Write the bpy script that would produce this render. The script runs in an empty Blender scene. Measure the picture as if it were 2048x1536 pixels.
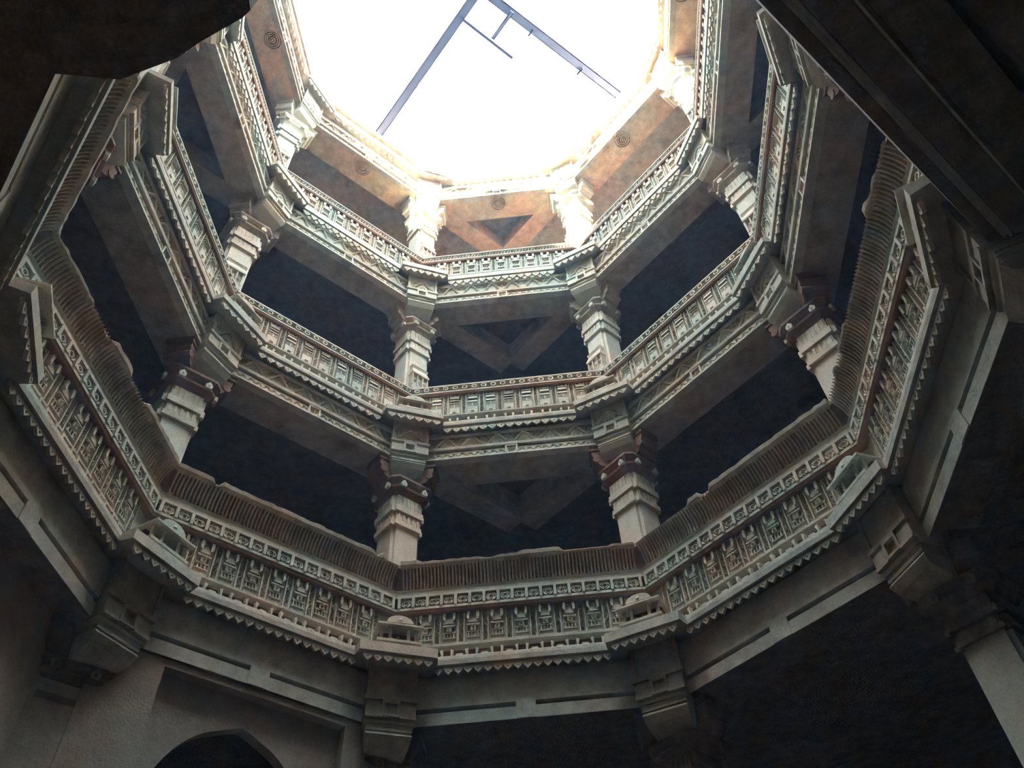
import bpy, bmesh, math, random
from math import sin, cos, tan, pi, radians, sqrt
from mathutils import Matrix, Vector
rnd = random.Random(7)

# ------------------------------------------------------------------ scale
S = 2.8            # metres per shaft radius; every measure below is in shaft radii
Z0 = 1.6           # eye height above the floor (z = 0 in radii is the eye)
FLOOR = -Z0 / S
CA = cos(radians(22.5))
T22 = tan(radians(22.5))
def W(x, y, z): return Vector((x * S, y * S, z * S + Z0))

scene = bpy.context.scene
col = scene.collection

# ------------------------------------------------------------------ camera
cam_data = bpy.data.cameras.new('camera')
cam = bpy.data.objects.new('camera', cam_data)
col.objects.link(cam)
cam_data.sensor_fit = 'HORIZONTAL'
cam_data.sensor_width = 36.0
cam_data.lens = 36.0 * 1619.13 / 2048.0
cam_data.clip_start = 0.05
cam_data.clip_end = 500
RW = ((0.99449235, 0.09633228, -0.04129227), (-0.1003356, 0.76116938, -0.64074484), (-0.030294, 0.64135893, 0.76664268))
m = Matrix((( RW[0][0], -RW[1][0], -RW[2][0]), (RW[0][1], -RW[1][1], -RW[2][1]), (RW[0][2], -RW[1][2], -RW[2][2])))
cam.matrix_world = Matrix.Translation(W(0.12082, -1.19838, 0)) @ m.to_4x4()
scene.camera = cam

# ------------------------------------------------------------------ sky, sun, exposure
world = bpy.data.worlds.new('hazy_sky')
scene.world = world
world.use_nodes = True
wn = world.node_tree.nodes; wl = world.node_tree.links
wn.clear()
wo = wn.new('ShaderNodeOutputWorld'); wb = wn.new('ShaderNodeBackground')
wg = wn.new('ShaderNodeTexCoord'); ws = wn.new('ShaderNodeSeparateXYZ'); wr = wn.new('ShaderNodeValToRGB')
wl.new(wg.outputs['Generated'], ws.inputs[0]); wl.new(ws.outputs['Z'], wr.inputs[0])
wr.color_ramp.elements[0].position = 0.0; wr.color_ramp.elements[0].color = (0.42, 0.45, 0.47, 1)
wr.color_ramp.elements[1].position = 1.0; wr.color_ramp.elements[1].color = (0.80, 0.91, 1.0, 1)
wl.new(wr.outputs[0], wb.inputs[0]); wl.new(wb.outputs[0], wo.inputs[0])
wb.inputs[1].default_value = 3.4
sun_data = bpy.data.lights.new('sun', 'SUN')
sun = bpy.data.objects.new('sun', sun_data)
col.objects.link(sun)
sun_data.energy = 34.0
sun_data.color = (1.0, 0.86, 0.66)
sun_data.angle = radians(0.6)
SUN_AZ, SUN_EL = 247.0, 27.0       # where the light comes from
sd = Vector((cos(radians(SUN_AZ)) * cos(radians(SUN_EL)), sin(radians(SUN_AZ)) * cos(radians(SUN_EL)), sin(radians(SUN_EL))))
sun.rotation_euler = sd.to_track_quat('Z', 'Y').to_euler()
sun.location = W(*(sd * 12))
scene.view_settings.view_transform = 'Standard'
scene.view_settings.look = 'None'
scene.view_settings.gamma = 1.0
scene.view_settings.use_curve_mapping = False
scene.view_settings.exposure = 2.95
scene.cycles.max_bounces = 8
scene.cycles.diffuse_bounces = 6
scene.cycles.glossy_bounces = 2
scene.cycles.use_denoising = True
scene.cycles.sample_clamp_indirect = 12.0

# ------------------------------------------------------------------ materials
def stone(name, base, var=0.35, tint=(0.0, 0.0, 0.0), stain=0.5, stain_col=(0.05, 0.04, 0.035), bump=0.5, scale=1.0, rough=0.9, obj_var=0.12):
    mt = bpy.data.materials.new(name); mt.use_nodes = True
    nt = mt.node_tree; n = nt.nodes; l = nt.links
    b = n['Principled BSDF']; b.inputs['Roughness'].default_value = rough
    b.inputs['Specular IOR Level'].default_value = 0.15
    g = n.new('ShaderNodeNewGeometry')
    def noise(sc, det, rgh=0.6):
        t = n.new('ShaderNodeTexNoise'); t.inputs['Scale'].default_value = sc * scale
        t.inputs['Detail'].default_value = det; t.inputs['Roughness'].default_value = rgh
        l.new(g.outputs['Position'], t.inputs['Vector']); return t
    n1 = noise(1.6, 4); n2 = noise(9.0, 5); n3 = noise(55.0, 3)
    def mix(kind, fac, a, c):
        x = n.new('ShaderNodeMix'); x.data_type = 'RGBA'; x.blend_type = kind
        for sock, val in ((x.inputs[0], fac), (x.inputs[6], a), (x.inputs[7], c)):
            if hasattr(val, 'type') and hasattr(val, 'node'): l.new(val, sock)
            elif isinstance(val, (int, float)): sock.default_value = val
            else: sock.default_value = (*val, 1) if len(val) == 3 else val
        return x.outputs[2]
    def ramp(src, p0, p1, c0=(0, 0, 0, 1), c1=(1, 1, 1, 1)):
        r = n.new('ShaderNodeValToRGB'); r.color_ramp.elements[0].position = p0; r.color_ramp.elements[1].position = p1
        r.color_ramp.elements[0].color = c0; r.color_ramp.elements[1].color = c1
        l.new(src, r.inputs[0]); return r.outputs[0]
    lo = tuple(max(0.0, c * (1 - var)) for c in base); hi = tuple(min(1.0, c * (1 + var)) for c in base)
    warm = (base[0] * 1.12, base[1] * 0.95, base[2] * 0.82); cool = (base[0] * 0.88, base[1] * 1.02, base[2] * 0.98)
    c = mix('MIX', ramp(n1.outputs['Fac'], 0.35, 0.65), cool, warm)
    c = mix('MULTIPLY', 1.0, c, ramp(n2.outputs['Fac'], 0.25, 0.75, (1 - var, 1 - var, 1 - var, 1), (1 + var * .3, 1 + var * .3, 1 + var * .3, 1)))
    c = mix('MULTIPLY', 0.6, c, ramp(n3.outputs['Fac'], 0.3, 0.7, (0.72, 0.72, 0.72, 1), (1.1, 1.1, 1.1, 1)))
    ns = noise(2.6, 6, 0.7)
    c = mix('MIX', mix('MULTIPLY', 1.0, ramp(ns.outputs['Fac'], 0.52, 0.68), (stain, stain, stain)), c, stain_col)
    oi = n.new('ShaderNodeObjectInfo')
    c = mix('MULTIPLY', 1.0, c, ramp(oi.outputs['Random'], 0.0, 1.0, (1 - obj_var, 1 - obj_var * .8, 1 - obj_var, 1), (1 + obj_var * .4, 1.0, 1 - obj_var * .2, 1)))
    l.new(c, b.inputs['Base Color'])
    bp = n.new('ShaderNodeBump'); bp.inputs['Strength'].default_value = bump; bp.inputs['Distance'].default_value = 0.012
    l.new(mix('ADD', 0.6, n2.outputs['Fac'], n3.outputs['Fac']), bp.inputs['Height'])
    l.new(bp.outputs[0], b.inputs['Normal'])
    return mt

STONE = stone('grey_sandstone', (0.50, 0.477, 0.435), stain=0.28)
CARVE = stone('carved_sandstone', (0.56, 0.54, 0.495), stain=0.2, bump=0.35, obj_var=0.2)
SHAFT = stone('smooth_sandstone', (0.54, 0.53, 0.485), var=0.18, stain=0.22, bump=0.25)
RED = stone('red_shade_sandstone', (0.235, 0.15, 0.12), var=0.3, stain=0.3)  # red-brown stone; doubles as put-in shade on the lowest gallery capitals
SEAT = stone('weathered_red_sandstone', (0.50, 0.41, 0.345), var=0.45, stain=0.4, stain_col=(0.05, 0.045, 0.035))
ORANGE = stone('bounce_tint_sandstone', (0.56, 0.405, 0.295), var=0.35, stain=0.45, stain_col=(0.14, 0.11, 0.10), bump=0.6)  # warmth of bounced sunlight put into the colour of the top tier
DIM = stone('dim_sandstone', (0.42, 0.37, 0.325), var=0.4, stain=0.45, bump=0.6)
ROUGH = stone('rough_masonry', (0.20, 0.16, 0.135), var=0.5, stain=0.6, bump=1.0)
PLASTER = stone('pinkish_plaster', (0.34, 0.285, 0.26), var=0.25, stain=0.3, stain_col=(0.12, 0.08, 0.07), bump=0.5)
def paint(name, c, rough=0.5, metal=0.0):
    mt = bpy.data.materials.new(name); mt.use_nodes = True; nt = mt.node_tree; n = nt.nodes
    b = n['Principled BSDF']; b.inputs['Roughness'].default_value = rough; b.inputs['Metallic'].default_value = metal
    g = n.new('ShaderNodeNewGeometry'); t = n.new('ShaderNodeTexNoise'); t.inputs['Scale'].default_value = 6
    r = n.new('ShaderNodeValToRGB'); r.color_ramp.elements[0].color = (*[x * .8 for x in c], 1); r.color_ramp.elements[1].color = (*c, 1)
    nt.links.new(g.outputs['Position'], t.inputs['Vector']); nt.links.new(t.outputs['Fac'], r.inputs[0]); nt.links.new(r.outputs[0], b.inputs['Base Color'])
    return mt
STEEL = paint('flare_blue_steel', (0.07, 0.09, 0.18))  # bluish tint of lens flare put into the steel colour

# ------------------------------------------------------------------ mesh helpers (measures in radii)
class MB:
    def __init__(s): s.v = []; s.f = []
    def add(s, vs, fs, mat=None):
        o = len(s.v)
        if mat is not None: vs = [tuple(mat @ Vector(p)) for p in vs]
        s.v += [tuple(p) for p in vs]; s.f += [tuple(i + o for i in f) for f in fs]
        return s
    def box(s, x0, x1, y0, y1, z0, z1, mat=None, tz=0.0, tx=0.0):
        # tx: taper of the top in x
        vs = [(x0, y0, z0), (x1, y0, z0), (x1, y1, z0), (x0, y1, z0), (x0 + tx, y0 + tz, z1), (x1 - tx, y0 + tz, z1), (x1 - tx, y1, z1), (x0 + tx, y1, z1)]
        return s.add(vs, [(0, 3, 2, 1), (4, 5, 6, 7), (0, 1, 5, 4), (1, 2, 6, 5), (2, 3, 7, 6), (3, 0, 4, 7)], mat)
    def prism(s, poly, y0, y1, mat=None):           # outline in x,z pushed along y
        n = len(poly); vs = [(x, y0, z) for x, z in poly] + [(x, y1, z) for x, z in poly]
        return s.add(vs, [tuple(range(n)), tuple(range(2 * n - 1, n - 1, -1))] + [(i, i + n, (i + 1) % n + n, (i + 1) % n) for i in range(n)], mat)
    def slab(s, poly, z0, z1, mat=None):            # outline in x,y pushed along z
        n = len(poly); vs = [(x, y, z0) for x, y in poly] + [(x, y, z1) for x, y in poly]
        return s.add(vs, [tuple(range(n - 1, -1, -1)), tuple(range(n, 2 * n))] + [(i, (i + 1) % n, (i + 1) % n + n, i + n) for i in range(n)], mat)
    def prof(s, pts, zb=0.0, xr=None):              # (ring radius, z) outline run along a face, mitred at the corners
        n = len(pts); a = []; b = []
        for R, z in pts:
            y = (R - 1) * CA; h = R * sin(radians(22.5))
            a.append((-h if xr is None else xr[0], y, z - zb)); b.append((h if xr is None else xr[1], y, z - zb))
        return s.add(a + b, [tuple(range(n)), tuple(range(2 * n - 1, n - 1, -1))] + [(i, i + n, (i + 1) % n + n, (i + 1) % n) for i in range(n)])
    def tube(s, path, r, n=5, closed=False, taper=None):
        k = len(path); vs = []; fs = []
        for i, p in enumerate(path):
            p = Vector(p); q0 = Vector(path[(i - 1) % k] if closed or i > 0 else path[0]); q1 = Vector(path[(i + 1) % k] if closed or i < k - 1 else path[-1])
            d = (q1 - q0).normalized(); u = d.cross(Vector((0, 1, 0)))
            if u.length < 1e-4: u = d.cross(Vector((1, 0, 0)))
            u.normalize(); w = d.cross(u); rr = r if taper is None else r * taper[i]
            vs += [tuple(p + (u * cos(2 * pi * j / n) + w * sin(2 * pi * j / n)) * rr) for j in range(n)]
        for i in range(k if closed else k - 1):
            for j in range(n):
                a = i * n + j; b = i * n + (j + 1) % n; c = ((i + 1) % k) * n + (j + 1) % n; d = ((i + 1) % k) * n + j
                fs.append((a, b, c, d))
        if not closed: fs += [tuple(range(n - 1, -1, -1)), tuple(range((k - 1) * n, k * n))]
        return s.add(vs, fs)
    def lathe(s, prof, n=10, c=(0, 0, 0), axis='y', a0=0.0):   # prof (r, h)
        vs = []; fs = []
        for r, h in prof:
            for j in range(n):
                a = a0 + 2 * pi * j / n
                vs.append((c[0] + r * cos(a), c[1] + h, c[2] + r * sin(a)) if axis == 'y' else (c[0] + r * cos(a), c[1] + r * sin(a), c[2] + h))
        for i in range(len(prof) - 1):
            for j in range(n): fs.append((i * n + j, i * n + (j + 1) % n, (i + 1) * n + (j + 1) % n, (i + 1) * n + j))
        fs += [tuple(range(n)), tuple(range(len(vs) - n, len(vs)))]
        return s.add(vs, fs)
    def gem(s, x, y, z, rx, ry, rz):                # small eight-sided boss
        vs = [(x + rx, y, z), (x - rx, y, z), (x, y, z + rz), (x, y, z - rz), (x, y - ry, z), (x, y + ry * .5, z)]
        return s.add(vs, [(0, 2, 4), (2, 1, 4), (1, 3, 4), (3, 0, 4), (2, 0, 5), (1, 2, 5), (3, 1, 5), (0, 3, 5)])
    def mesh(s, name):
        me = bpy.data.meshes.new(name); me.from_pydata([(x * S, y * S, z * S) for x, y, z in s.v], [], s.f)
        bm = bmesh.new(); bm.from_mesh(me); bmesh.ops.recalc_face_normals(bm, faces=bm.faces); bm.to_mesh(me); bm.free()
        return me

cache = {}
def shared(key, mat, fn):
    if key not in cache:
        b = MB(); fn(b); me = b.mesh(key if isinstance(key, str) else key[0]); me.materials.append(mat); cache[key] = me
    return cache[key]
def put(name, me, parent=None, loc=(0, 0, 0), rz=0.0, scale=None, **props):
    o = bpy.data.objects.new(name, me); col.objects.link(o)
    o.location = Vector(loc) * S; o.rotation_euler = (0, 0, rz)
    if scale: o.scale = scale
    if parent is not None: o.parent = parent
    for k, v in props.items(): o[k] = v
    return o
def part(name, key, mat, fn, parent, loc=(0, 0, 0), rz=0.0, scale=None, **props):
    return put(name, shared(key, mat, fn), parent, loc, rz, scale, **props)
def thing(name, label, cat, loc, rz=0.0, group=None):
    o = bpy.data.objects.new(name, None); col.objects.link(o)
    o.empty_display_size = 0.1; o.location = W(*loc); o.rotation_euler = (0, 0, rz)
    o['label'] = label; o['category'] = cat; o['kind'] = 'thing'
    if group: o['group'] = group
    return o
def structure(name, mb, mat, loc=(0, 0, 0), rz=0.0):
    me = mb.mesh(name); me.materials.append(mat)
    o = bpy.data.objects.new(name, me); col.objects.link(o); o.location = W(*loc); o.rotation_euler = (0, 0, rz); o['kind'] = 'structure'
    return o

# ------------------------------------------------------------------ the octagon
ANG = dict(A=202.5, B=157.5, C=112.5, D=67.5, E=22.5, F=-22.5, G=-67.5, H=247.5)
FACE = dict(HA=225.0, AB=180.0, BC=135.0, CD=90.0, DE=45.0, EF=0.0, FG=-45.0, GH=-90.0)
def face_frame(f, z):       # location and turn of a face: local x runs along it, local y points out of the shaft
    p = radians(FACE[f]); return (CA * cos(p), CA * sin(p), z), p - pi / 2
def corner_frame(c, z, r=1.0):
    p = radians(ANG[c]); return (r * cos(p), r * sin(p), z), p - pi / 2
FACE_WORDS = dict(HA='beside the broken lintel slab', AB='between broken lintel and arched doorway sides', BC='on the side above the arched doorway',
                  CD='on the side squarely opposite the viewer', DE='over the dark bay before the pale pillar', EF='past the pale pillar')
CORNER_WORDS = dict(A='at the corner by the broken lintel slab', B='at the outer corner of the arched doorway side', C='between arched doorway side and opposite side',
                    D='between opposite side and pale pillar bay', E='straight above the pale ground pillar', F='at the corner past the pale pillar')
FLOORW = {1: 'lowest gallery', 2: 'middle gallery', 3: 'upper gallery'}
def yR(R): return (R - 1) * CA

# ------------------------------------------------------------------ carved pieces (front faces -y, origin at the foot, centre)
def m_tooth(w, h):
    def fn(b):
        k = w * .5
        b.prism([(-k * .62, 0), (-k, -h * .12), (-k * .93, -h * .45), (-k * .5, -h * .7), (0, -h), (k * .5, -h * .7), (k * .93, -h * .45), (k, -h * .12), (k * .62, 0)], 0, .008)
        b.gem(0, 0, -h * .42, w * .16, .003, h * .24)
        b.box(-k * 1.15, k * 1.15, .004, .012, -h * .10, h * .6)
    return fn
def m_shrine1(v):
    def fn(b):
        w = .0185; h = .100
        b.box(-w, w, -.002, .004, 0, h * .19)                          # plinth
        b.box(-w * 1.05, w * 1.05, -.004, .004, h * .19, h * .215)
        for x in (-.55, 0, .55) if v == 0 else (-.75, -.25, .25, .75): b.box(w * x - .0018, w * x + .0018, -.003, .004, h * .215, h * .36)
        b.box(-w, w, -.0035, .004, h * .36, h * .40)
        b.box(-w * .42, w * .42, -.005, .004, h * .40, h * .57)        # niche body with its boss
        b.gem(0, -.005, h * .485, w * .25, .004, h * .05)
        for x in (-1, 1): b.box(x * w * .92 - .0015, x * w * .92 + .0015, -.002, .004, h * .40, h * .57)
        b.box(-w * 1.02, w * 1.02, -.006, .004, h * .57, h * .60)
        for k in range(7): b.box(-w + k * w * .3 - .0011 + .001, -w + k * w * .3 + .0022, -.007, -.003, h * .545, h * .57)
        b.box(-w * .98, w * .98, -.003, .004, h * .60, h * .66)
        for k, ww in enumerate((.80, .66, .52, .36) if v != 1 else (.7, .7, .5, .3)):   # stepped tower
            b.box(-w * ww, w * ww, -.006 + k * .0006, .004, h * (.665 + k * .062), h * (.665 + k * .062) + h * .048)
        b.gem(0, -.003, h * .93, w * .2, .003, h * .05)
        for x in (-1, 1):                                              # the two horns
            b.prism([(x * w * .98, h * 1.0), (x * w * .98, h * .80), (x * w * .62, h * .72), (x * w * .52, h * 1.0)], -.008, .004)
    return fn
def m_scroll(v, h):
    def fn(b):
        w = .0098
        for x in (-1, 1): b.box(x * w - .0022 * (x > 0) - .0006, x * w + .0022 * (x < 0) + .0006, -.0045, .004, 0, h)
        n = 18
        if v == 0 or v == 2:
            b.tube([(w * .52 * sin(i / n * pi * (5 if v == 0 else 7)), -.002, h * (.03 + .94 * i / n)) for i in range(n + 1)], .0016, 4)
            k = 5 if v == 0 else 7
            for i in range(k):
                z = h * (.03 + .94 * (i + .5) / k); s = -1 if i % 2 else 1
                b.gem(-s * w * .38, -.002, z - h * .03, w * .3, .0035, h * .035); b.gem(-s * w * .15, -.002, z + h * .035, w * .22, .003, h * .02)
        else:
            k = 4 if v == 1 else 6
            for i in range(k):
                z = h * (i + .5) / k
                b.tube([(w * .62 * cos(a), -.002, z + h * .42 / k * sin(a)) for a in [2 * pi * j / 8 for j in range(8)]], .0014, 4, closed=True)
                b.gem(0, -.002, z, w * .3, .004, h * .2 / k)
        b.box(-w, w, -.005, .004, -.004, .004)
    return fn
def m_shrine2(v):
    def fn(b):
        w = .0195; h = .128
        b.box(-w, w, -.0085, .004, 0, h * .26)
        b.prism([(-w * .35, h * .05), (0, h * .21), (w * .35, h * .05)], -.011, 0)
        for k in range(4): b.box(-w * .94, w * .94, -.0065 - .0003 * k, .004, h * (.29 + .042 * k), h * (.29 + .042 * k) + h * .022)
        b.box(-w * .1, w * .1, -.0095, .004, h * .26, h * .40)
        for k in range(2 if v != 2 else 3):                            # leaning eaves like louvres
            z = h * (.47 + .160 * k) if v != 2 else h * (.46 + .115 * k); dz = h * (.125 if v != 2 else .085)
            b.add([(-w * .95, -.0095, z), (w * .95, -.0095, z), (w * .86, -.005, z + dz), (-w * .86, -.005, z + dz), (-w * .95, .004, z + .002), (w * .95, .004, z + .002), (w * .86, .004, z + dz), (-w * .86, .004, z + dz)],
                  [(0, 1, 2, 3), (0, 4, 5, 1), (1, 5, 6, 2), (3, 7, 4, 0), (2, 6, 7, 3)])
        for x in (-1, 1): b.box(x * w * .86 - .003, x * w * .86 + .003, -.004, .004, h * .83, h)
        b.box(-w, w, -.006, .004, h * .79, h * .83); b.box(-w, w, -.004, .004, h * .955, h)
        b.gem(0, -.001, h * .89, w * .4, .004, h * .03)
    return fn
def m_shrine3(v):
    def fn(b):
        w = .0215; h = .125
        b.box(-w, w, -.005, .004, 0, h * .10)
        for k in range(4): b.gem(-w * .6 + w * .4 * k, -.002, h * .17, w * .13, .004, h * .04)
        for x in (-1, 1): b.box(x * w * .9 - .002, x * w * .9 + .002, -.006, .004, h * .10, h * .60)
        b.box(-w, w, -.006, .004, h * .24, h * .29)
        b.tube([(w * .62 * cos(a), -.003, h * .30 + h * .20 * sin(a)) for a in [pi * j / 6 for j in range(7)]], .0022, 4)
        b.gem(0, -.002, h * .40, w * .25, .005, h * .08)
        b.box(-w * 1.04, w * 1.04, -.008, .004, h * .56, h * .62)
        b.box(-w * .8, w * .8, -.005, .004, h * .65, h * .74); b.box(-w * .62, w * .62, -.005, .004, h * .75, h * .83)
        b.gem(-w * .45, -.004, h * .70, w * .16, .004, h * .03); b.gem(w * .45, -.004, h * .70, w * .16, .004, h * .03)
        for x in (-1, 1): b.prism([(x * w, h), (x * w, h * .78), (x * w * .6, h * .72), (x * w * .35, h)], -.008, .004)
    return fn
def m_lattice(b):                                   # one square of the pierced border: upright, four leaves, boss
    p = .0452; h = .039
    b.box(-p / 2 - .0045, -p / 2 + .0045, -.004, .012, 0, h)
    for sx in (-1, 1):
        for sz in (-1, 1):
            x0 = 0.0; z0 = h * .5
            b.prism([(sx * .0015, z0 + sz * h * .46), (sx * p * .19, z0 + sz * h * .20), (sx * p * .36, z0 + sz * .0008), (sx * p * .30, z0 + sz * h * .30), (sx * p * .16, z0 + sz * h * .36)], -.001 if sz < 0 else .003, .011)
    b.gem(0, .004, h * .5, .0045, .006, .0045)
    b.lathe([(.0095, .006), (.0095, .001), (.007, .001), (.007, .006)], 8, (0, 0, h * .5))
def m_chain(p, h):
    def fn(b):
        r = h * .36
        b.lathe([(r, .008), (r, -.003), (r * .66, -.003), (r * .66, .008)], 10, (0, 0, h * .5))
        b.gem(0, .0, h * .5, r * .42, .005, r * .42)
        for s in (-1, 1):
            b.tube([(-p / 2 - h * .38, 0, h * .5 + s * h * .42), (-p / 2, 0, h * .5), (-p / 2 + h * .38, 0, h * .5 + s * -h * .42)], .0022, 4)
            b.gem(-p / 2, .002, h * .5 + s * h * .36, h * .10, .004, h * .12)
    return fn
def m_diag(p, h):
    def fn(b):
        b.tube([(-p * .5, 0, h * .10), (-p * .05, 0, h * .9)], .0024, 4); b.tube([(0, 0, h * .1), (p * .3, 0, h * .9)], .0022, 4)
        b.gem(p * .28, 0, h * .34, p * .16, .005, h * .22); b.gem(-p * .32, 0, h * .7, p * .12, .004, h * .18)
    return fn
def m_rib(b):                                       # one double rib of the seat back
    pts = [(0.0, 0.0), (-.001, .014), (-.005, .032), (-.014, .050), (-.026, .066), (-.034, .074)]
    for x, w in ((-.0057, .0042), (.0057, .0042)):
        vs = []
        for i, (y, z) in enumerate(pts):
            k = 1.0 if 0 < i < 5 else .5
            vs += [(x - w * k, y + .006, z), (x - w * .5 * k, y - .003, z), (x + w * .5 * k, y - .003, z), (x + w * k, y + .006, z)]
        b.add(vs, [(4 * i + j, 4 * i + j + 1, 4 * i + j + 5, 4 * i + j + 4) for i in range(len(pts) - 1) for j in range(3)])
    b.gem(0, -.001, .006, .004, .006, .005)
def m_bracket(b):                                   # pair of feet and a lozenge plate standing in the shadow gap
    for s in (-1, 1):
        b.prism([(s * .024, 0), (s * .0195, .0), (s * .021, .013), (s * .0165, .026), (s * .026, .030), (s * .0255, .013)], -.002, .012)
    b.prism([(-.013, .006), (-.009, .016), (.009, .016), (.013, .006), (.009, .0), (-.009, .0)], .002, .012)
    b.gem(0, .002, .008, .005, .004, .004)
def m_vine(p, h):                                   # a swag of the vine with a fan of leaf blades hanging above it
    def fn(b):
        n = 10
        b.tube([(-p / 2 + p * i / n, -.001, h * (.54 - .44 * cos(2 * pi * i / n))) for i in range(n + 1)], .0034, 5)
        def blade(x, z, a, L, w):
            d = Vector((cos(a), 0, sin(a))); t = Vector((-sin(a), 0, cos(a))); o = Vector((x, 0, z))
            q = [o, o + d * L * .55 + t * w, o + d * L, o + d * L * .55 - t * w]
            m_ = o + d * L * .5
            b.add([(v.x, .003, v.z) for v in q] + [(m_.x, -.0045, m_.z)], [(0, 1, 4), (1, 2, 4), (2, 3, 4), (3, 0, 4)])
        for k in range(7): blade(-p / 2, h * .97, -pi * (.02 + .16 * k), min(h * .62, p * .34) * (.75 + .25 * sin(pi * k / 6)), h * .055)
        for k in range(7): blade(0, h * .02, pi * (.02 + .16 * k), min(h * .52, p * .30) * (.75 + .25 * sin(pi * k / 6)), h * .05)
        for x in (-p * .27, p * .27): b.gem(x, -.001, h * .78, h * .09, .004, h * .09); b.gem(x, -.001, h * .25, h * .07, .004, h * .07)
    return fn
def m_fret(p, h):
    def fn(b):
        b.tube([(-p / 2, 0, h * .2), (-p * .2, 0, h * .8), (p * .1, 0, h * .25), (p * .3, 0, h * .75), (p / 2, 0, h * .2)], .0022, 4)
        b.gem(-p * .3, 0, h * .7, p * .1, .004, h * .16); b.gem(p * .18, 0, h * .68, p * .1, .004, h * .16); b.gem(-p * .04, 0, h * .24, p * .1, .004, h * .14)
    return fn
def m_rosette(r):
    def fn(b):
        for k in range(8):
            a = 2 * pi * k / 8; d = Vector((cos(a), 0, sin(a))); t = Vector((-sin(a), 0, cos(a)))
            p = [d * r * .25, d * r * .65 + t * r * .2, d * r, d * r * .65 - t * r * .2]
            b.add([(q.x, 0.002, q.z) for q in p] + [(d.x * r * .62, -.005, d.z * r * .62)], [(0, 1, 4), (1, 2, 4), (2, 3, 4), (3, 0, 4)])
        b.gem(0, -.001, 0, r * .25, .006, r * .25)
    return fn

# ------------------------------------------------------------------ parapets
LV = {
 1: dict(led=.993, lb=1.292, lt=1.321, tooth=1.0, tt=1.2855, th=.0215, tp=.029, fr=1.060, lip=1.042, fb=1.3825, ft=1.503, band=1.031, bb=1.5135, bt=1.5694),
 2: dict(led=1.03, lb=2.356, lt=2.381, tooth=1.036, tt=2.345, th=.0235, tp=.035, fr=1.072, lip=1.057, fb=2.441, ft=2.583, band=1.05, bb=2.583, bt=2.627),
 3: dict(led=1.035, lb=3.429, lt=3.461, tooth=1.041, tt=3.4245, th=.033, tp=.038, fr=1.082, lip=1.067, fb=3.512, ft=3.657, band=1.06, bb=3.655, bt=3.703),
}
def half(R): return R * sin(radians(22.5))
def row(n, pitch): return [(i - (n - 1) / 2) * pitch for i in range(n)]

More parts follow.
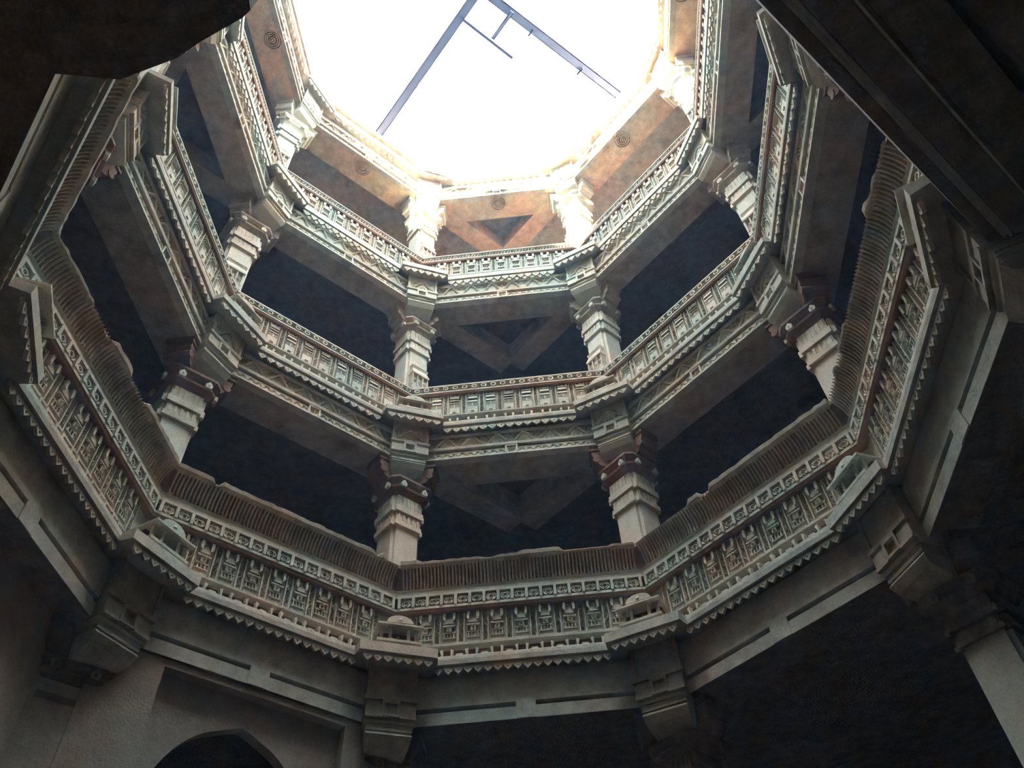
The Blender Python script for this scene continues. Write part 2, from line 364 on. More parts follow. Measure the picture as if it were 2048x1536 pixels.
DEEP = {1: (1.06, 2.1, 1.06), 2: (1.04, 1.5, 1.06), 3: (1.02, 1.6, 1.04)}
def parapet(f, lv):
    L = LV[lv]; zb = L['lb']; k = 'L%d' % lv
    what = {1: 'lowest parapet with leaning ribbed seat back, ', 2: 'middle parapet with ring chain border, ',
            3: 'upper parapet with slanted link border, '}[lv]
    loc, rz = face_frame(f, zb)
    t = thing('parapet', what + FACE_WORDS[f], 'parapet', loc, rz, group=FLOORW[lv] + ' parapets')
    def pr(name, pts, mat, key=None, **kw): return part(name, (key or name, k), mat, lambda b: b.prof(pts, zb), t, **kw)
    e = L['led']
    pr('ledge', [(e, L['lb']), (e - .001, L['lb'] + (L['lt'] - L['lb']) * .5), (e, L['lt'] - .003), (e + .004, L['lt']), (e + .075, L['lt'] + .004), (e + .075, L['lb'])], STONE)
    # hanging teeth
    hw = half(e) - .118; n = int(2 * hw / L['tp'])
    for x in row(n, L['tp']):
        part('tooth', ('tooth', k), CARVE, m_tooth(L['tp'] * .9, L['th']), t, (x, yR(L['tooth']), L['tt'] - zb))
    if lv == 3:
        for x in row(n - 1, L['tp']):
            part('back_tooth', ('back_tooth', k), CARVE, m_tooth(L['tp'] * .6, .022), t, (x, yR(1.047), L['tt'] - .021 - zb))
    # shadow gap with feet
    g = L['fr'] + .012
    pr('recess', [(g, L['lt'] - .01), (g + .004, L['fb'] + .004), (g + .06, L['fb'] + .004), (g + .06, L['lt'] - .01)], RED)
    pit = {1: .0750, 2: .0745, 3: .0765}[lv]
    for x in row(8, pit):
        if lv < 3: part('gap_bracket', ('gap_bracket', k), CARVE, m_bracket, t, (x, yR({1: 1.010, 2: 1.045}[lv]), L['lt'] - .001 - zb))
    # carved frieze
    fr, lip = L['fr'], L['lip']
    pr('frieze_slab', [(lip, L['fb']), (lip, L['fb'] + .006), (fr, L['fb'] + .010), (fr, L['ft'] + .004), (fr + .06, L['ft'] + .004), (fr + .06, L['fb'])], STONE)
    fz = L['fb'] + .009 - zb; hh = L['ft'] - L['fb'] - .012
    sh = {1: m_shrine1, 2: m_shrine2, 3: m_shrine3}[lv]
    r2 = random.Random(sum(map(ord, f)) * 7 + lv)
    for x in row(9, pit):
        v = r2.randrange(3); part('shrine_panel', ('shrine_panel%d' % v, k), CARVE, sh(v), t, (x, yR(fr), fz), scale=DEEP[lv])
    for x in row(10, pit):
        v = r2.randrange(4); part('scroll_panel', ('scroll_panel%d' % v, k), CARVE, m_scroll(v, hh * .94), t, (x, yR(fr), fz), scale=DEEP[lv])
    # border above, standing out over the frieze
    bd, b0, b1 = L['band'], L['bb'], L['bt']
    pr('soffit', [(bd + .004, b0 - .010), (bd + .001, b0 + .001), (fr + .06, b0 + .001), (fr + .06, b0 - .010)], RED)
    rt = .0085 if lv == 1 else .006
    pr('lower_rail', [(bd, b0), (bd, b0 + rt), (bd + .03, b0 + rt), (bd + .03, b0)], CARVE)
    pr('upper_rail', [(bd, b1 - rt), (bd, b1), (bd + .03, b1 + .002), (bd + .03, b1 - rt)], CARVE)
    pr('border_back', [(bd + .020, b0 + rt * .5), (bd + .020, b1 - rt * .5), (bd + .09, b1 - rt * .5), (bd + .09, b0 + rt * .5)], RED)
    if lv == 1:
        for x in row(17, .0452): part('lattice_square', 'lattice_square', CARVE, m_lattice, t, (x, yR(bd) + .001, b0 + rt - zb), scale=(1, 1.3, 1))
        part('lattice_post', 'lattice_post', CARVE, lambda b: b.box(-.0045, .0045, -.003, .012, 0, .039), t, (17 * .0452 / 2, yR(bd) + .001, b0 + rt - zb))
        pr('moulding', [(1.040, 1.5694), (1.039, 1.588), (1.034, 1.593), (1.050, 1.597), (1.10, 1.597), (1.10, 1.5694)], STONE)
        pr('seat_back', [(1.046, 1.594), (1.046, 1.615), (1.041, 1.632), (1.030, 1.650), (1.014, 1.668), (1.02, 1.685), (1.09, 1.685), (1.10, 1.60), (1.10, 1.594)], RED)
        for x in row(33, .0232): part('rib', 'rib', SEAT, m_rib, t, (x, yR(1.043), 1.597 - zb))
        # broken rim along the top of the seat back
        def rim(b):
            n = 44; H = half(1.002); rr = random.Random(sum(map(ord, f))); vs = []; fs = []; z = 1.690; dep = 0
            for i in range(n + 1):
                x = -H + 2 * H * i / n
                if rr.random() < .18: z = 1.690 - rr.choice((0, 0, .006, .011, .016))
                zz = z + rr.uniform(-.0015, .0015); chip = (1.690 - zz) * .9
                vs += [(x, yR(1.012) + chip, 1.664 - zb), (x, yR(1.000) + chip, 1.672 - zb), (x, yR(.998) + chip, zz - .005 - zb), (x, yR(1.004) + chip, zz - zb), (x, yR(1.06), zz + .004 - zb), (x, yR(1.07), 1.664 - zb)]
            for i in range(n):
                for j in range(6): fs.append((6 * i + j, 6 * i + (j + 1) % 6, 6 * i + 6 + (j + 1) % 6, 6 * i + 6 + j))
            fs += [tuple(range(6)), tuple(range(6 * n, 6 * n + 6))]
            b.add(vs, fs)
        part('broken_rim', ('broken_rim', f), SEAT, rim, t, label='chipped and broken upper rim')
    elif lv == 2:
        n = 20; p = 2 * half(bd) / n
        for x in row(n, p): part('ring_link', 'ring_link', CARVE, m_chain(p, b1 - b0 - 2 * rt), t, (x, yR(bd) + .004, b0 + rt - zb), scale=(1, 1.8, 1))
        pr('coping', [(bd + .006, b1), (bd + .006, b1 + .008), (bd + .09, b1 + .008), (bd + .09, b1)], STONE)
    else:
        n = 26; p = 2 * half(bd) / n
        for x in row(n, p): part('slant_link', 'slant_link', CARVE, m_diag(p, b1 - b0 - 2 * rt), t, (x, yR(bd) + .006, b0 + rt - zb), scale=(1, 2, 1))
        pr('coping', [(bd + .006, b1), (bd + .006, b1 + .008), (bd + .09, b1 + .008), (bd + .09, b1)], STONE)
    return t

for f in ('HA', 'AB', 'BC', 'CD', 'DE', 'EF'): parapet(f, 1)
for f in ('AB', 'BC', 'CD', 'DE', 'EF'): parapet(f, 2); parapet(f, 3)

# ------------------------------------------------------------------ beams (architraves) under each parapet
BM = {1: dict(R=1.037, z=1.133, top=1.292), 2: dict(R=1.06, z=2.195, top=2.356), 3: dict(R=1.052, z=3.249, top=3.429), 4: dict(R=1.073, z=4.355, top=4.55)}
BW = {1: 'plain grooved beam under lowest parapet, ', 2: 'vine carved beam under middle parapet, ',
      3: 'vine carved beam under upper parapet, ', 4: 'beam with bounce-tinted lotus soffit under sky rim, '}
def beam(f, lv):
    B = BM[lv]; R, z, top = B['R'], B['z'], B['top']; k = 'B%d' % lv
    loc, rz = face_frame(f, z)
    t = thing('stone_beam', BW[lv] + FACE_WORDS[f], 'beam', loc, rz, group='beams of tier %d' % lv)
    mat = {1: STONE, 2: STONE, 3: STONE, 4: DIM}[lv]
    back = R + {1: .115, 2: .165, 3: .15, 4: .167}[lv]
    def pr(name, pts, m_, xr=None): return part(name, (name, k, xr), m_, lambda b: b.prof(pts, z, xr), t)
    d = .012 if lv > 1 else .034
    CV = CARVE if lv < 4 else DIM
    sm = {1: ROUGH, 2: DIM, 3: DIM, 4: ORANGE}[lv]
    pr('body', [(R + d, z + .001), (R + d, top - .002), (back, top - .002), (back, z + .001)], {1: ROUGH, 2: STONE, 3: STONE, 4: DIM}[lv])  # lowest tier body darker: groove shade put into the colour
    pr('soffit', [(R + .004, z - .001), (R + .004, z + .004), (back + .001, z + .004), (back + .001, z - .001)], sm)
    hb = .024 if lv > 1 else .028; H = half(R)
    hs = .036 if lv > 1 else .036
    for s in (-1, 1):
        xr = (hb, H - .02) if s > 0 else (-H + .02, -hb)
        pr('lower_strip', [(R + .003, z), (R + .003, z + hs), (R + .05, z + hs), (R + .05, z)], mat if lv == 1 else CV, xr)
        if lv > 1:
            pr('bottom_bar', [(R - .004, z - .002), (R - .004, z + .006), (R + .03, z + .006), (R + .03, z - .002)], CV, xr)
            n = 6; p = (xr[1] - xr[0]) / n
            for i in range(n): part('fret_leaf', ('fret_leaf', k), CV, m_fret(p, hs - .010), t, (xr[0] + p * (i + .5), yR(R + .004), .007), scale=(1, 1.8, 1))
    blk = part('centre_block', ('centre_block', k), CV if lv > 1 else STONE,
               (lambda b: (b.box(-hb, hb, yR(R - .004), yR(R + .03), -.001 if lv > 1 else .0, .006), b.box(-hb, hb, yR(R - .004), yR(R + .03), hs + .004, hs + .013),
                           b.box(-hb, -hb + .006, yR(R - .004), yR(R + .03), 0, hs + .01), b.box(hb - .006, hb, yR(R - .004), yR(R + .03), 0, hs + .01),
                           b.box(-hb, hb, yR(R + .004), yR(R + .03), 0, hs + .01))) if lv > 1 else (lambda b: b.box(-hb, hb, yR(R), yR(R + .03), 0, hs + .016)), t)
    if lv > 1:
        part('rosette', ('rosette', k), CV, m_rosette(.016), blk, (0, yR(R + .003), .024))
        pr('upper_bar', [(R - .006, z + .047), (R - .008, z + .058), (R + .03, z + .060), (R + .03, z + .047)], CV)
        n = 8; p = 2 * half(R) / n; h = .074 if lv > 2 else .058
        for x in row(n, p): part('vine_leaf', ('vine_leaf', k), CV, m_vine(p, h), t, (x, yR(R + d), .060), scale=(1, 2.6, 1))
        pr('crown_bar', [(R + .002, z + .060 + h), (R - .002, z + .072 + h), (R + .03, z + .074 + h), (R + .03, z + .060 + h)], mat)
    else:
        pr('upper_strip', [(R + .002, z + .050), (R + .002, top - .01), (R + .05, top - .01), (R + .05, z + .050)], STONE)
    if lv == 4:
        def lotus(b):
            for r in (.050, .039, .028, .016): b.lathe([(r, 0), (r, -.004), (r - .006, -.004), (r - .006, 0)], 20, (0, 0, 0), 'z')
            b.lathe([(.008, 0), (.006, -.006)], 8, (0, 0, 0), 'z')
        part('lotus_disc', 'lotus_disc', ORANGE, lotus, t, (0, yR(R + .058), -.001))
    return t
for f in ('HA', 'AB', 'BC', 'CD', 'DE', 'EF'): beam(f, 1)
for lv in (2, 3, 4):
    for f in ('AB', 'BC', 'CD', 'DE', 'EF'): beam(f, lv)

# ------------------------------------------------------------------ corner ledges with their small pavilions
CL = {1: dict(r=.905, lb=1.292, lt=1.321, tp=.029, th=.0215, tt=1.2855), 2: dict(r=.942, lb=2.356, lt=2.381, tp=.035, th=.0235, tt=2.345),
      3: dict(r=.955, lb=3.429, lt=3.461, tp=.035, th=.032, tt=3.4245), 4: dict(r=.985, lb=4.57, lt=4.61, tp=.036, th=.032, tt=4.566)}
CW = {1: 'lowest corner ledge with tiny pavilion, ', 2: 'middle corner ledge with tiny pavilion, ', 3: 'upper corner ledge with toothed hem, ', 4: 'toothed sky rim corner ledge, '}
def corner_ledge(c, lv):
    L = CL[lv]; zb = L['lb']; k = 'C%d' % lv; hw = .113
    loc, rz = corner_frame(c, zb, L['r'] + (.025 if c in 'EF' and lv == 1 else .012 if c in 'EF' else 0))
    t = thing('corner_ledge', CW[lv] + CORNER_WORDS[c], 'ledge', loc, rz, group='corner ledges of tier %d' % lv)
    part('shelf', ('shelf', k), STONE if lv < 4 else DIM, lambda b: b.slab([(-hw, 0), (hw, 0), (hw + .03, .13), (-hw - .03, .13)], 0, L['lt'] - zb), t)
    n = int(2 * hw / L['tp'])
    for x in row(n, L['tp']): part('tooth', ('corner_tooth', k), CARVE if lv < 4 else DIM, m_tooth(L['tp'] * .9, L['th']), t, (x, .006, L['tt'] - zb))
    y0 = .012; z = L['lt'] - zb
    if lv < 3:
        hgt = .084 if lv == 1 else .074
        def base(b):
            b.box(-.066, .066, y0 - .004, y0 + .09, .012, .020); b.box(-.058, .058, y0 + .006, y0 + .09, .0, .012)
            for q in range(7): b.box(-.054 + q * .017, -.048 + q * .017, y0 - .001, y0 + .02, 0, .007)
        def back(b):
            b.box(-.055, .055, y0 + .042, y0 + .09, .019, hgt - .014)
        def loz(b):
            b.prism([(-.024, .048), (0, .026), (.024, .048), (.024, .042), (0, .020), (-.024, .042)], y0 + .024, y0 + .044); b.gem(0, y0 + .034, .050, .007, .007, .006)
        def roof(b):
            b.add([(-.066, y0 - .008, hgt - .015), (.066, y0 - .008, hgt - .015), (.066, y0 + .09, hgt - .015), (-.066, y0 + .09, hgt - .015), (-.040, y0 + .012, hgt), (.040, y0 + .012, hgt), (.040, y0 + .09, hgt), (-.040, y0 + .09, hgt)],
                  [(0, 3, 2, 1), (4, 5, 6, 7), (0, 1, 5, 4), (1, 2, 6, 5), (2, 3, 7, 6), (3, 0, 4, 7)])
            b.box(-.068, .068, y0 - .010, y0 + .09, hgt - .020, hgt - .014)
        def dome(b):
            b.prism([(.040 * cos(pi * j / 8), hgt - .002 + .024 * sin(pi * j / 8)) for j in range(9)], y0 + .004, y0 + .06); b.gem(0, y0 + .004, hgt + .006, .008, .004, .008)
        pv = part('pavilion_base', ('pavilion_base', k), CARVE, base, t, (0, 0, z))
        part('pavilion_back', ('pavilion_back', k), RED, back, t, (0, 0, z))
        part('lozenge', ('lozenge', k), CARVE, loz, t, (0, 0, z))
        for x in (-.052, -.027, .027, .052):
            part('pavilion_pillar', ('pavilion_pillar', k), CARVE, lambda b: (b.box(-.0045, .0045, -.0045, .0045, .0, hgt - .038), b.box(-.007, .007, -.007, .007, hgt - .043, hgt - .038)), t, (x, y0 + .008 + (.006 if abs(x) > .04 else 0), z + .019))
        part('pavilion_roof', ('pavilion_roof', k), CARVE, roof, t, (0, 0, z))
        part('pavilion_dome', ('pavilion_dome', k), CARVE, dome, t, (0, 0, z))
    return t
for lv in (1, 2, 3):
    for c in 'ABCDEF': corner_ledge(c, lv)
for c in 'ABCDE': corner_ledge(c, 4)

# ------------------------------------------------------------------ columns
CO = {0: dict(r=1.125, zf=FLOOR, zb=1.133, zt=1.292, block=.975), 1: dict(r=1.115, zf=1.321, zb=2.195, zt=2.356, block=1.0), 2: dict(r=1.148, zf=2.381, zb=3.249, zt=3.429, block=1.0), 3: dict(r=1.155, zf=3.461, zb=4.355, zt=4.57, block=1.03)}
KW = {0: 'ground column with stepped capital, ', 1: 'lowest gallery column behind ribbed seat, ', 2: 'middle gallery column with carved slab, ', 3: 'upper gallery column below sky rim, '}
def sq(h, ch):     # square outline with cut corners
    return [(-h + ch, -h), (h - ch, -h), (h, -h + ch), (h, h - ch), (h - ch, h), (-h + ch, h), (-h, h - ch), (-h, -h + ch)]
def redent(h, k):  # square outline with stepped corners
    a = h - k; b_ = h
    return [(-a, -b_), (a, -b_), (a, -a), (b_, -a), (b_, a), (a, a), (a, b_), (-a, b_), (-a, a), (-b_, a), (-b_, -a), (-a, -a)]
def column(c, lv, label=None):
    K = CO[lv]; zf, zb, zt = K['zf'], K['zb'], K['zt']; k = 'K%d' % lv
    loc, rz = corner_frame(c, zf, K['r'])
    t = thing('stone_column', label or (KW[lv] + CORNER_WORDS[c]), 'column', loc, rz, group='columns of tier %d' % lv)
    par = 1 if c in 'CAEG' else -1
    tw = radians(22.5) * par            # shafts stand square to the building, not to the octagon
    H = zb - zf
    o = zb - (.318 if lv else .215) - zf                   # top of the plain shaft
    mat = SHAFT; KM = {0: ROUGH, 1: RED, 2: DIM, 3: SHAFT}[lv]  # capitals and arms: shade under the brackets put into the tier colours
    def shaft(b):
        if lv == 0: b.slab(sq(.066, .004), 0, .05); b.slab(sq(.060, .016), .05, .10)
        b.slab(redent(.056, .012), {0: .10, 1: .285, 2: .254, 3: .25}[lv], o)
    part('shaft', ('shaft', k), mat, shaft, t, rz=tw)
    def band(h0, h1, z0, z1, nn):
        def fn(b):
            b.slab(redent(h0, .012), z0, z0 + (z1 - z0) * .35); b.slab(redent(h1, .012), z0 + (z1 - z0) * .35, z1)
            for a in range(4):
                mm = Matrix.Rotation(a * pi / 2, 4, 'Z')
                for q in row(nn, 2 * h1 / nn * .8): b.box(q - .004, q + .004, -h1 - .003, -h1 + .004, z0 + (z1 - z0) * .4, z1 - .003, mm)
        return fn
    u = 1.0 if lv else .62
    part('neck_band', ('lower_neck', k), CARVE if lv else ROUGH, band(.066, .061, o, o + .055 * u, 5), t, rz=tw)  # ground necks and leaf tips darkened too, shade put into the colour
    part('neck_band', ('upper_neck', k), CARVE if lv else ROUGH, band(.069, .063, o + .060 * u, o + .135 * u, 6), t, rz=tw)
    def capital(b):
        b.slab(redent(.056, .012), o + .03, o + .15 * u)
        pts = [(.060, .135), (.070, .150), (.080, .160), (.082, .168), (.070, .173), (.082, .186), (.090, .197), (.090, .207), (.07, .209)]
        for (h0, z0), (h1, z1) in zip(pts[:-1], pts[1:]):
            p0 = sq(h0, h0 * .25); p1 = sq(h1, h1 * .25)
            b.add([(x, y, o + z0 * u) for x, y in p0] + [(x, y, o + z1 * u) for x, y in p1], [(i, (i + 1) % 8, (i + 1) % 8 + 8, i + 8) for i in range(8)])
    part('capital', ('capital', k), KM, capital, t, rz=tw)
    def tip(b): b.prism([(-.010, .0), (-.012, .014), (0, .028), (.012, .014), (.010, 0)], -.010, .0); b.gem(0, -.008, .010, .005, .006, .010)
    for a in range(4):
        for q in (-1, 1):
            pv = Matrix.Rotation(tw + a * pi / 2, 4, 'Z') @ Vector((q * .045, -.082, 0))
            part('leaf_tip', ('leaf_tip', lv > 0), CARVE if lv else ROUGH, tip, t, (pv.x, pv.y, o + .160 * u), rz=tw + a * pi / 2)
    # bracket arms under the two beams and outward
    def arm(b):
        z1 = H - .001; z0 = o + .208 * u; e = z1 - z0
        b.prism([(0, z0), (.075, z0), (.098, z0 + e * .08), (.112, z0 + e * .26), (.106, z0 + e * .36), (.118, z0 + e * .42), (.126, z0 + e * .60), (.126, z1), (0, z1)], -.042, .042)
        b.lathe([(e * .12, -.045), (e * .12, .045)], 10, (.112, 0, z0 + e * .36)); b.box(.0, .134, -.046, .046, z1 - e * .22, z1)
    for a in (-22.5, 180 + 22.5, 90 + 22.5 * par):
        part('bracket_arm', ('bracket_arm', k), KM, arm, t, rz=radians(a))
    # block facing the shaft, from the brackets up to the corner ledge
    yb = K['block'] - K['r']; zq = H; hw = .071
    def block(b):
        b.box(-hw, hw, yb + .006, 0.03, zq - .004, zt - zf - .001)
        for s in (-1, 1): b.box(s * hw - .010 * (s > 0) - .0, s * hw + .010 * (s < 0), yb, yb + .02, zq + .060, zt - zf - .002)
        b.box(-hw - .004, hw + .004, yb - .003, yb + .02, zq + .052, zq + .064)
        for s in (-1, 1): b.box(s * .024 if s > 0 else -hw, hw if s > 0 else -.024, yb - .001, yb + .02, zq + .008, zq + .040); b.box(.024 if s > 0 else -hw, hw if s > 0 else -.024, yb - .006, yb + .02, zq, zq + .008)
        b.box(-.024, .024, yb - .005, yb + .02, zq + .004, zq + .011); b.box(-.024, .024, yb - .005, yb + .02, zq + .042, zq + .053)
        for s in (-1, 1): b.box(s * .021 - .004, s * .021 + .004, yb - .005, yb + .02, zq + .008, zq + .05)
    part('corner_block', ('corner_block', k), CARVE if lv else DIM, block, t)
    def mould(b):
        w2 = hw - .004
        b.box(-w2, w2, yb + .010, .03, zq - .020, zq - .004); b.box(-w2 - .003, w2 + .003, yb + .004, .03, zq - .012, zq - .004)
        b.box(-w2 + .004, w2 - .004, yb + .012, .03, zq - .032, zq - .020); b.box(-w2 + .002, w2 - .002, yb + .008, .03, zq - .031, zq - .024)
        b.add([(-w2 + .004, yb + .014, zq - .032), (w2 - .004, yb + .014, zq - .032), (w2 - .002, yb + .004, zq - .044), (-w2 + .002, yb + .004, zq - .044), (w2 - .006, yb + .018, zq - .064), (-w2 + .006, yb + .018, zq - .064), (w2 - .012, yb + .07, zq - .085), (-w2 + .012, yb + .07, zq - .085), (w2 - .012, .03, zq - .085), (-w2 + .012, .03, zq - .085), (w2 - .004, .03, zq - .032), (-w2 + .004, .03, zq - .032)],
              [(0, 1, 2, 3), (3, 2, 4, 5), (5, 4, 6, 7), (7, 6, 8, 9), (0, 3, 5, 7, 9, 11), (1, 10, 8, 6, 4, 2)])
    part('cushion_moulding', ('cushion_moulding', k), SHAFT if lv else STONE, mould, t)
    if lv:
        part('lozenge', ('block_lozenge', k), CARVE, m_rosette(.014), t, (0, yb - .001, zq + .0265))
        part('swag', ('block_swag', k), CARVE, m_vine(.105, .055), t, (0, yb + .006, zq + .066), scale=(1, 2.0, 1))
    if lv > 1:    # carved stele standing on the parapet against the column
        def stele(b):
            h = .175; w = .043; y = -.038
            b.box(-w, w, y, .0, 0, .018); b.box(-w * .94, w * .94, y + .004, .0, .018, .030)
            for x in (-.88, -.3, .3, .88): b.box(w * x - .003, w * x + .003, y + .002, .0, .030, .105)
            b.box(-w * .9, w * .9, y + .010, .0, .03, .11); b.gem(-w * .55, y + .008, .07, .009, .006, .012); b.gem(w * .55, y + .008, .07, .009, .006, .012); b.gem(0, y + .008, .07, .008, .006, .02)
            b.box(-w, w, y - .002, .0, .105, .115)
            b.add([(-w, y - .002, .115), (w, y - .002, .115), (w * .9, y + .012, .150), (-w * .9, y + .012, .150), (w * .98, y + .008, .168), (-w * .98, y + .008, .168), (w * .98, 0, .168), (-w * .98, 0, .168), (w, 0, .115), (-w, 0, .115), (0, y + .013, .156)],
                  [(0, 1, 2, 3), (3, 2, 10), (3, 10, 5), (10, 2, 4), (5, 10, 4), (5, 4, 6, 7), (0, 3, 5, 7, 9), (1, 8, 6, 4, 2)])
        a = radians(22.5) * par
        pv = Matrix.Rotation(a, 4, 'Z') @ Vector((0, -.050, 0))
        part('stele', 'stele', STONE, stele, t, (pv.x, pv.y, {2: 2.637, 3: 3.713}[lv] - zf), rz=a, label='small carved slab against the column foot')
    return t
for lv in (1, 2, 3):
    for c in 'ABCDEF': column(c, lv)
for c in 'ABCDEF': column(c, 0, label={'E': 'pale smooth ground pillar rising alone out of the dark bay'}.get(c))

# ------------------------------------------------------------------ sky rim above the top beams
def rim(f):
    zb = 4.55; loc, rz = face_frame(f, zb); low = f in ('CD', 'DE', 'EF'); top = 4.655 if low else 4.735; q = 'low' if low else 'high'
    t = thing('sky_rim', 'sunlit toothed stone rim against the sky, ' + FACE_WORDS[f], 'cornice', loc, rz, group='rim around the sky opening')
    def pr(name, pts, m_): return part(name, (name, 'rim', q), m_, lambda b: b.prof(pts, zb), t)
    pr('ledge', [(1.045, 4.57), (1.045, 4.605), (1.16, 4.61), (1.16, 4.55), (1.075, 4.55)], DIM)
    for x in row(13, .0395): part('tooth', 'rim_tooth', DIM, m_tooth(.035, .032), t, (x, yR(1.057), 4.576 - zb))
    pr('upper_frieze', [(1.075, 4.605), (1.075, top - .03), (1.16, top - .03), (1.16, 4.605)], DIM)
    pr('coping', [(1.055, top - .035), (1.055, top), (1.17, top + .004), (1.17, top - .035)], DIM)
    if not low:
        for x in row(18, .0435): part('slant_link', 'rim_link', DIM, m_diag(.0435, .085), t, (x, yR(1.072), 4.612 - zb))
for f in ('AB', 'BC', 'CD', 'DE', 'EF'): rim(f)

# ------------------------------------------------------------------ plain upper sides behind the viewer, corridors, walls
def ring_pts(R): return [(R * cos(radians(22.5 + 45 * i)), R * sin(radians(22.5 + 45 * i))) for i in range(8)]
def slab_ring(name, Ri, Ro, z0, z1, mat, skip=(), Ri_side={}):
    b = MB()
    for f, a in FACE.items():
        if f in skip: continue
        ri = Ri_side.get(f, Ri); p = radians(a)
        mm = Matrix.Rotation(p - pi / 2, 4, 'Z')
        hi, ho = ri * sin(radians(22.5)), Ro * sin(radians(22.5))
        b.slab([tuple((mm @ Vector(q))[:2]) for q in ((-hi, ri * CA, 0), (hi, ri * CA, 0), (ho, Ro * CA, 0), (-ho, Ro * CA, 0))], z0, z1)
    return structure(name, b, mat)
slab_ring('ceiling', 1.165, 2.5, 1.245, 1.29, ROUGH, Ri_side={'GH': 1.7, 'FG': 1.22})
slab_ring('ceiling', 1.228, 2.5, 2.332, 2.372, ROUGH)  # ceilings darker than the beam soffits: corridor shade put into the colour
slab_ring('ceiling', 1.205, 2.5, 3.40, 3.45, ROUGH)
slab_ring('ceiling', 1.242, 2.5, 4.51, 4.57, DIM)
for z0, z1, ri in ((2.2, 2.63, 1.06), (3.25, 3.70, 1.06), (4.36, 4.735, 1.07)):
    for f in ('FG', 'GH', 'HA'):
        b = MB(); b.prof([(ri, z0), (ri, z1), (ri + .12, z1), (ri + .12, z0)], z0)
        loc, rz = face_frame(f, z0); structure('trim_%d' % (int(z0) - 1 + 3 * ('FG', 'GH', 'HA').index(f)), b, STONE, loc, rz)
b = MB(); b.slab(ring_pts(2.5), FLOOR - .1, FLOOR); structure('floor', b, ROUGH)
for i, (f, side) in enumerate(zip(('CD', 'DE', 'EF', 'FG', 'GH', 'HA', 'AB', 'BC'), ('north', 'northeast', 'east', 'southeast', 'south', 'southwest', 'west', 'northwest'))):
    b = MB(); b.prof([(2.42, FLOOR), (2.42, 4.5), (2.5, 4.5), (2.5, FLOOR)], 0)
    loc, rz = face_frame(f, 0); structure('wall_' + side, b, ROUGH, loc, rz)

# side beams that square off the corner rooms behind the diagonal sides
def side_beam(c, lv):
    B = BM[lv]; R, z = B['R'] + .02, B['z']
    d, cn = {'C': (45, 'CD'), 'D': (135, 'CD'), 'A': (135, 'AB'), 'B': (225, 'AB'), 'E': (-45, 'EF'), 'F': (45, 'EF')}[c]
    p = Vector((1.09 * cos(radians(ANG[c])), 1.09 * sin(radians(ANG[c])), z)); dv = Vector((cos(radians(d)), sin(radians(d)), 0))
    t = thing('side_beam', {2: 'dim', 3: 'shadowed', 4: 'sunlit orange'}[lv] + ' side beam under ceiling from column ' + CORNER_WORDS[c], 'beam', tuple(p), radians(d), 'beams of the corner rooms, tier %d' % lv)
    SM = ORANGE if lv == 4 else DIM  # top tier takes the bounce-tinted stone, lower tiers the dim one
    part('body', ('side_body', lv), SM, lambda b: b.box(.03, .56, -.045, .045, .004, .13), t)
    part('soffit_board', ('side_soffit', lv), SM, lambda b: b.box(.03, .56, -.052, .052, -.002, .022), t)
for lv in (2, 3, 4):
    for c in 'CD' + ('ABEF' if lv == 3 else ''): side_beam(c, lv)

# ------------------------------------------------------------------ ground: arched wall, plain wall, broken lintel, beam overhead
def arch_wall():
    b = MB(); R = 1.048; y0, y1 = yR(R), yR(R) + .07; zt = 1.138; zb = FLOOR
    H = half(R); pl, pr_ = -.238, .275
    b.box(-H, pl, y0, y1, 0, zt - zb); b.box(pr_, H - .03, y0, y1, 0, zt - zb)
    b.box(pl, pr_, y0, y1, 1.112 - zb, zt - zb); b.box(-.535, -H, y0 + .003, y0 + .17, 0, 1.0 - zb)
    yi = y0 + .034
    w = .222; cx = .004; ap = 1.039; zz = 1.115 - zb
    def az(x):
        u = min(1.0, abs(x - cx) / w); return ap - .30 * (1 - sqrt(max(0, 1 - u ** 2.2))) - .015 * min(1, u * 4)
    xs = [cx - w + 2 * w * i / 28 for i in range(29)]
    b.box(pl, cx - w, yi, y1, 0, zz); b.box(cx + w, pr_, yi, y1, 0, zz)
    for xa, xb in zip(xs[:-1], xs[1:]):
        za, zc = az(xa) - zb, az(xb) - zb
        b.add([(xa, yi, za), (xb, yi, zc), (xb, yi, zz), (xa, yi, zz), (xa, y1, za), (xb, y1, zc), (xb, y1, zz), (xa, y1, zz)],
              [(0, 1, 2, 3), (7, 6, 5, 4), (0, 4, 5, 1), (3, 2, 6, 7)])
    loc, rz = face_frame('BC', FLOOR)
    o = structure('wall_arched', b, PLASTER, loc, rz)
    o['label'] = 'plastered wall with a pointed arch opening'
arch_wall()
b = MB(); b.prof([(1.125, FLOOR), (1.125, 1.138), (1.19, 1.138), (1.19, FLOOR)], FLOOR)
loc, rz = face_frame('AB', FLOOR); structure('wall_plain', b, PLASTER, loc, rz)

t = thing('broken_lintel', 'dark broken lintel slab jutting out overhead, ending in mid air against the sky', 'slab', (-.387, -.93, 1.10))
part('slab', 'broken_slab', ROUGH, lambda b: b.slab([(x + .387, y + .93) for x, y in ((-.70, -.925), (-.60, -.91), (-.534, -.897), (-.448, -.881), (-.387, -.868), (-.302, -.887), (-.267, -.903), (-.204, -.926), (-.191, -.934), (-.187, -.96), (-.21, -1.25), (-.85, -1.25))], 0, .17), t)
part('lower_course', 'broken_course', ROUGH, lambda b: b.slab([(x + .387, y + .93) for x, y in ((-.66, -.96), (-.44, -.94), (-.30, -.945), (-.25, -.975), (-.26, -1.22), (-.80, -1.22))], -.03, .0), t)

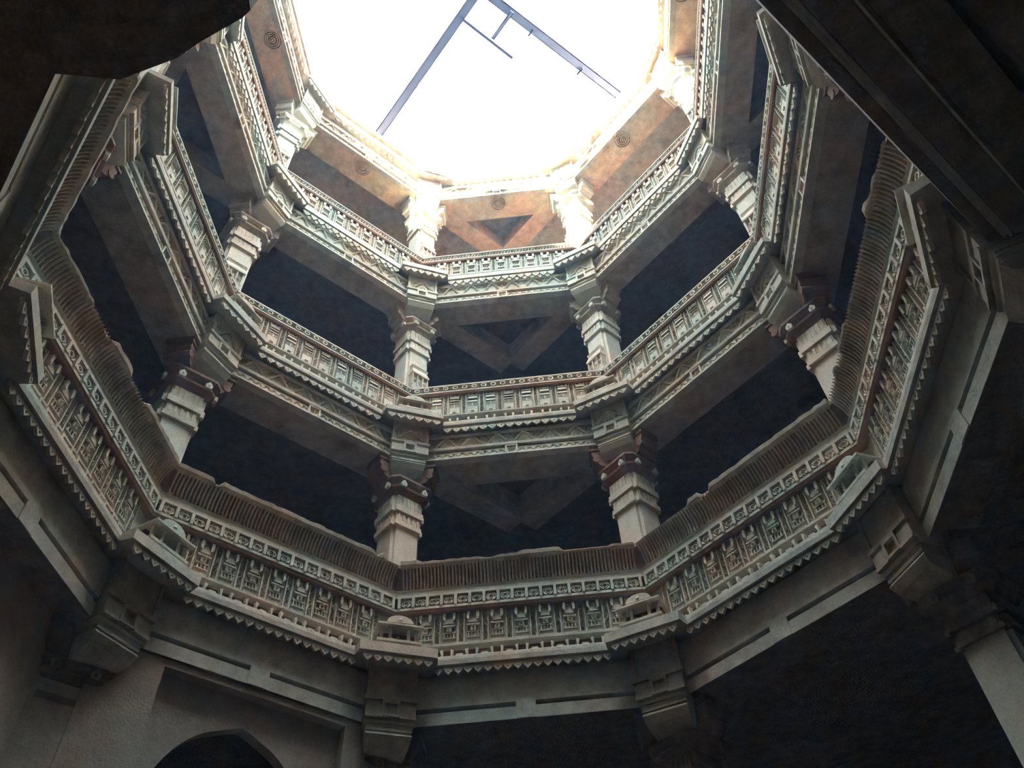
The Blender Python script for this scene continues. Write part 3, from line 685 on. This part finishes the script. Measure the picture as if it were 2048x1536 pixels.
t = thing('overhead_beam', 'long dark beam with grooved underside passing close over the viewer', 'beam', face_frame('FG', 1.14)[0], face_frame('FG', 1.14)[1])
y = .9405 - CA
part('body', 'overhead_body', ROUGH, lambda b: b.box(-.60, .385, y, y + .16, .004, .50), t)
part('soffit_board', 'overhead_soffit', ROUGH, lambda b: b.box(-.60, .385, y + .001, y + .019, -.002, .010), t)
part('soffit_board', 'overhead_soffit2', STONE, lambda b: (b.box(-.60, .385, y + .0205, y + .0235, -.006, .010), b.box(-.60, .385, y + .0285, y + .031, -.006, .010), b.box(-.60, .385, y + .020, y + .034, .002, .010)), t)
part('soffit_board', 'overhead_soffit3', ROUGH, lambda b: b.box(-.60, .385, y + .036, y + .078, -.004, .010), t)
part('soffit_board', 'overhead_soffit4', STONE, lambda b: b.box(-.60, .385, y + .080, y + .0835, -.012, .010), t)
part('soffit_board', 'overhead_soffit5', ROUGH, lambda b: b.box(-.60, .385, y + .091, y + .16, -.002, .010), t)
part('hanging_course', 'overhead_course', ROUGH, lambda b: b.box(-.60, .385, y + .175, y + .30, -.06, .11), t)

# ------------------------------------------------------------------ steel frame lying across the opening
t = thing('steel_frame', 'flare-tinted steel frame of crossing bars lying across the sky opening', 'frame', (0, 0, 4.75))
def bar(name, key, p, q, wd, h, z):
    p = Vector((*p, 0)); q = Vector((*q, 0)); d = (q - p); a = math.atan2(d.y, d.x); L = d.length
    part(name, key, STEEL, lambda b: (b.box(0, L, -wd / 2, wd / 2, 0, .006), b.box(0, L, -wd / 2, -wd / 2 + .006, 0, h), b.box(0, L, wd / 2 - .006, wd / 2, 0, h)), t, (p.x, p.y, z), a)
def ext(p, q, s): return (p[0] + (q[0] - p[0]) * s, p[1] + (q[1] - p[1]) * s)
a0, a1 = (-.648, .683), (-.017, .022); c0, c1 = (.740, .617), (.091, .034)
bar('bar', 'steel_bar', ext(a0, a1, -.06), ext(a0, a1, 2.05), .050, .03, .004)
bar('bar', 'steel_bar2', ext(c0, c1, -.06), ext(c0, c1, 2.05), .050, .03, .036)
bar('rod', 'steel_rod', (-.098, .105), (.170, .357), .015, .012, .0)
bar('rod', 'steel_rod2', (.194, .110), (.068, .243), .022, .012, .012)
bar('rod', 'steel_rod3', (.30, .22), (.271, .252), .010, .010, .02)
bar('rod', 'steel_rod4', (.568, .466), (.537, .498), .010, .010, .02)

# ------------------------------------------------------------------ added haze volume in the shaft, standing in for lens glare
hz = bpy.data.materials.new('glare_haze'); hz.use_nodes = True
hn = hz.node_tree; hn.nodes.clear()
ho = hn.nodes.new('ShaderNodeOutputMaterial'); hv = hn.nodes.new('ShaderNodeVolumeScatter')
hv.inputs['Color'].default_value = (0.33, 0.60, 1.0, 1); hv.inputs['Density'].default_value = 0.0036; hv.inputs['Anisotropy'].default_value = 0.3
hn.links.new(hv.outputs[0], ho.inputs['Volume'])
b = MB(); b.slab(ring_pts(1.36), FLOOR + .02, 4.72)
me = b.mesh('haze'); me.materials.append(hz)
o = bpy.data.objects.new('haze', me); col.objects.link(o); o.location = W(0, 0, 0); o['kind'] = 'stuff'; o['label'] = 'thin bluish haze added for lens glare, filling the shaft'; o['category'] = 'haze'
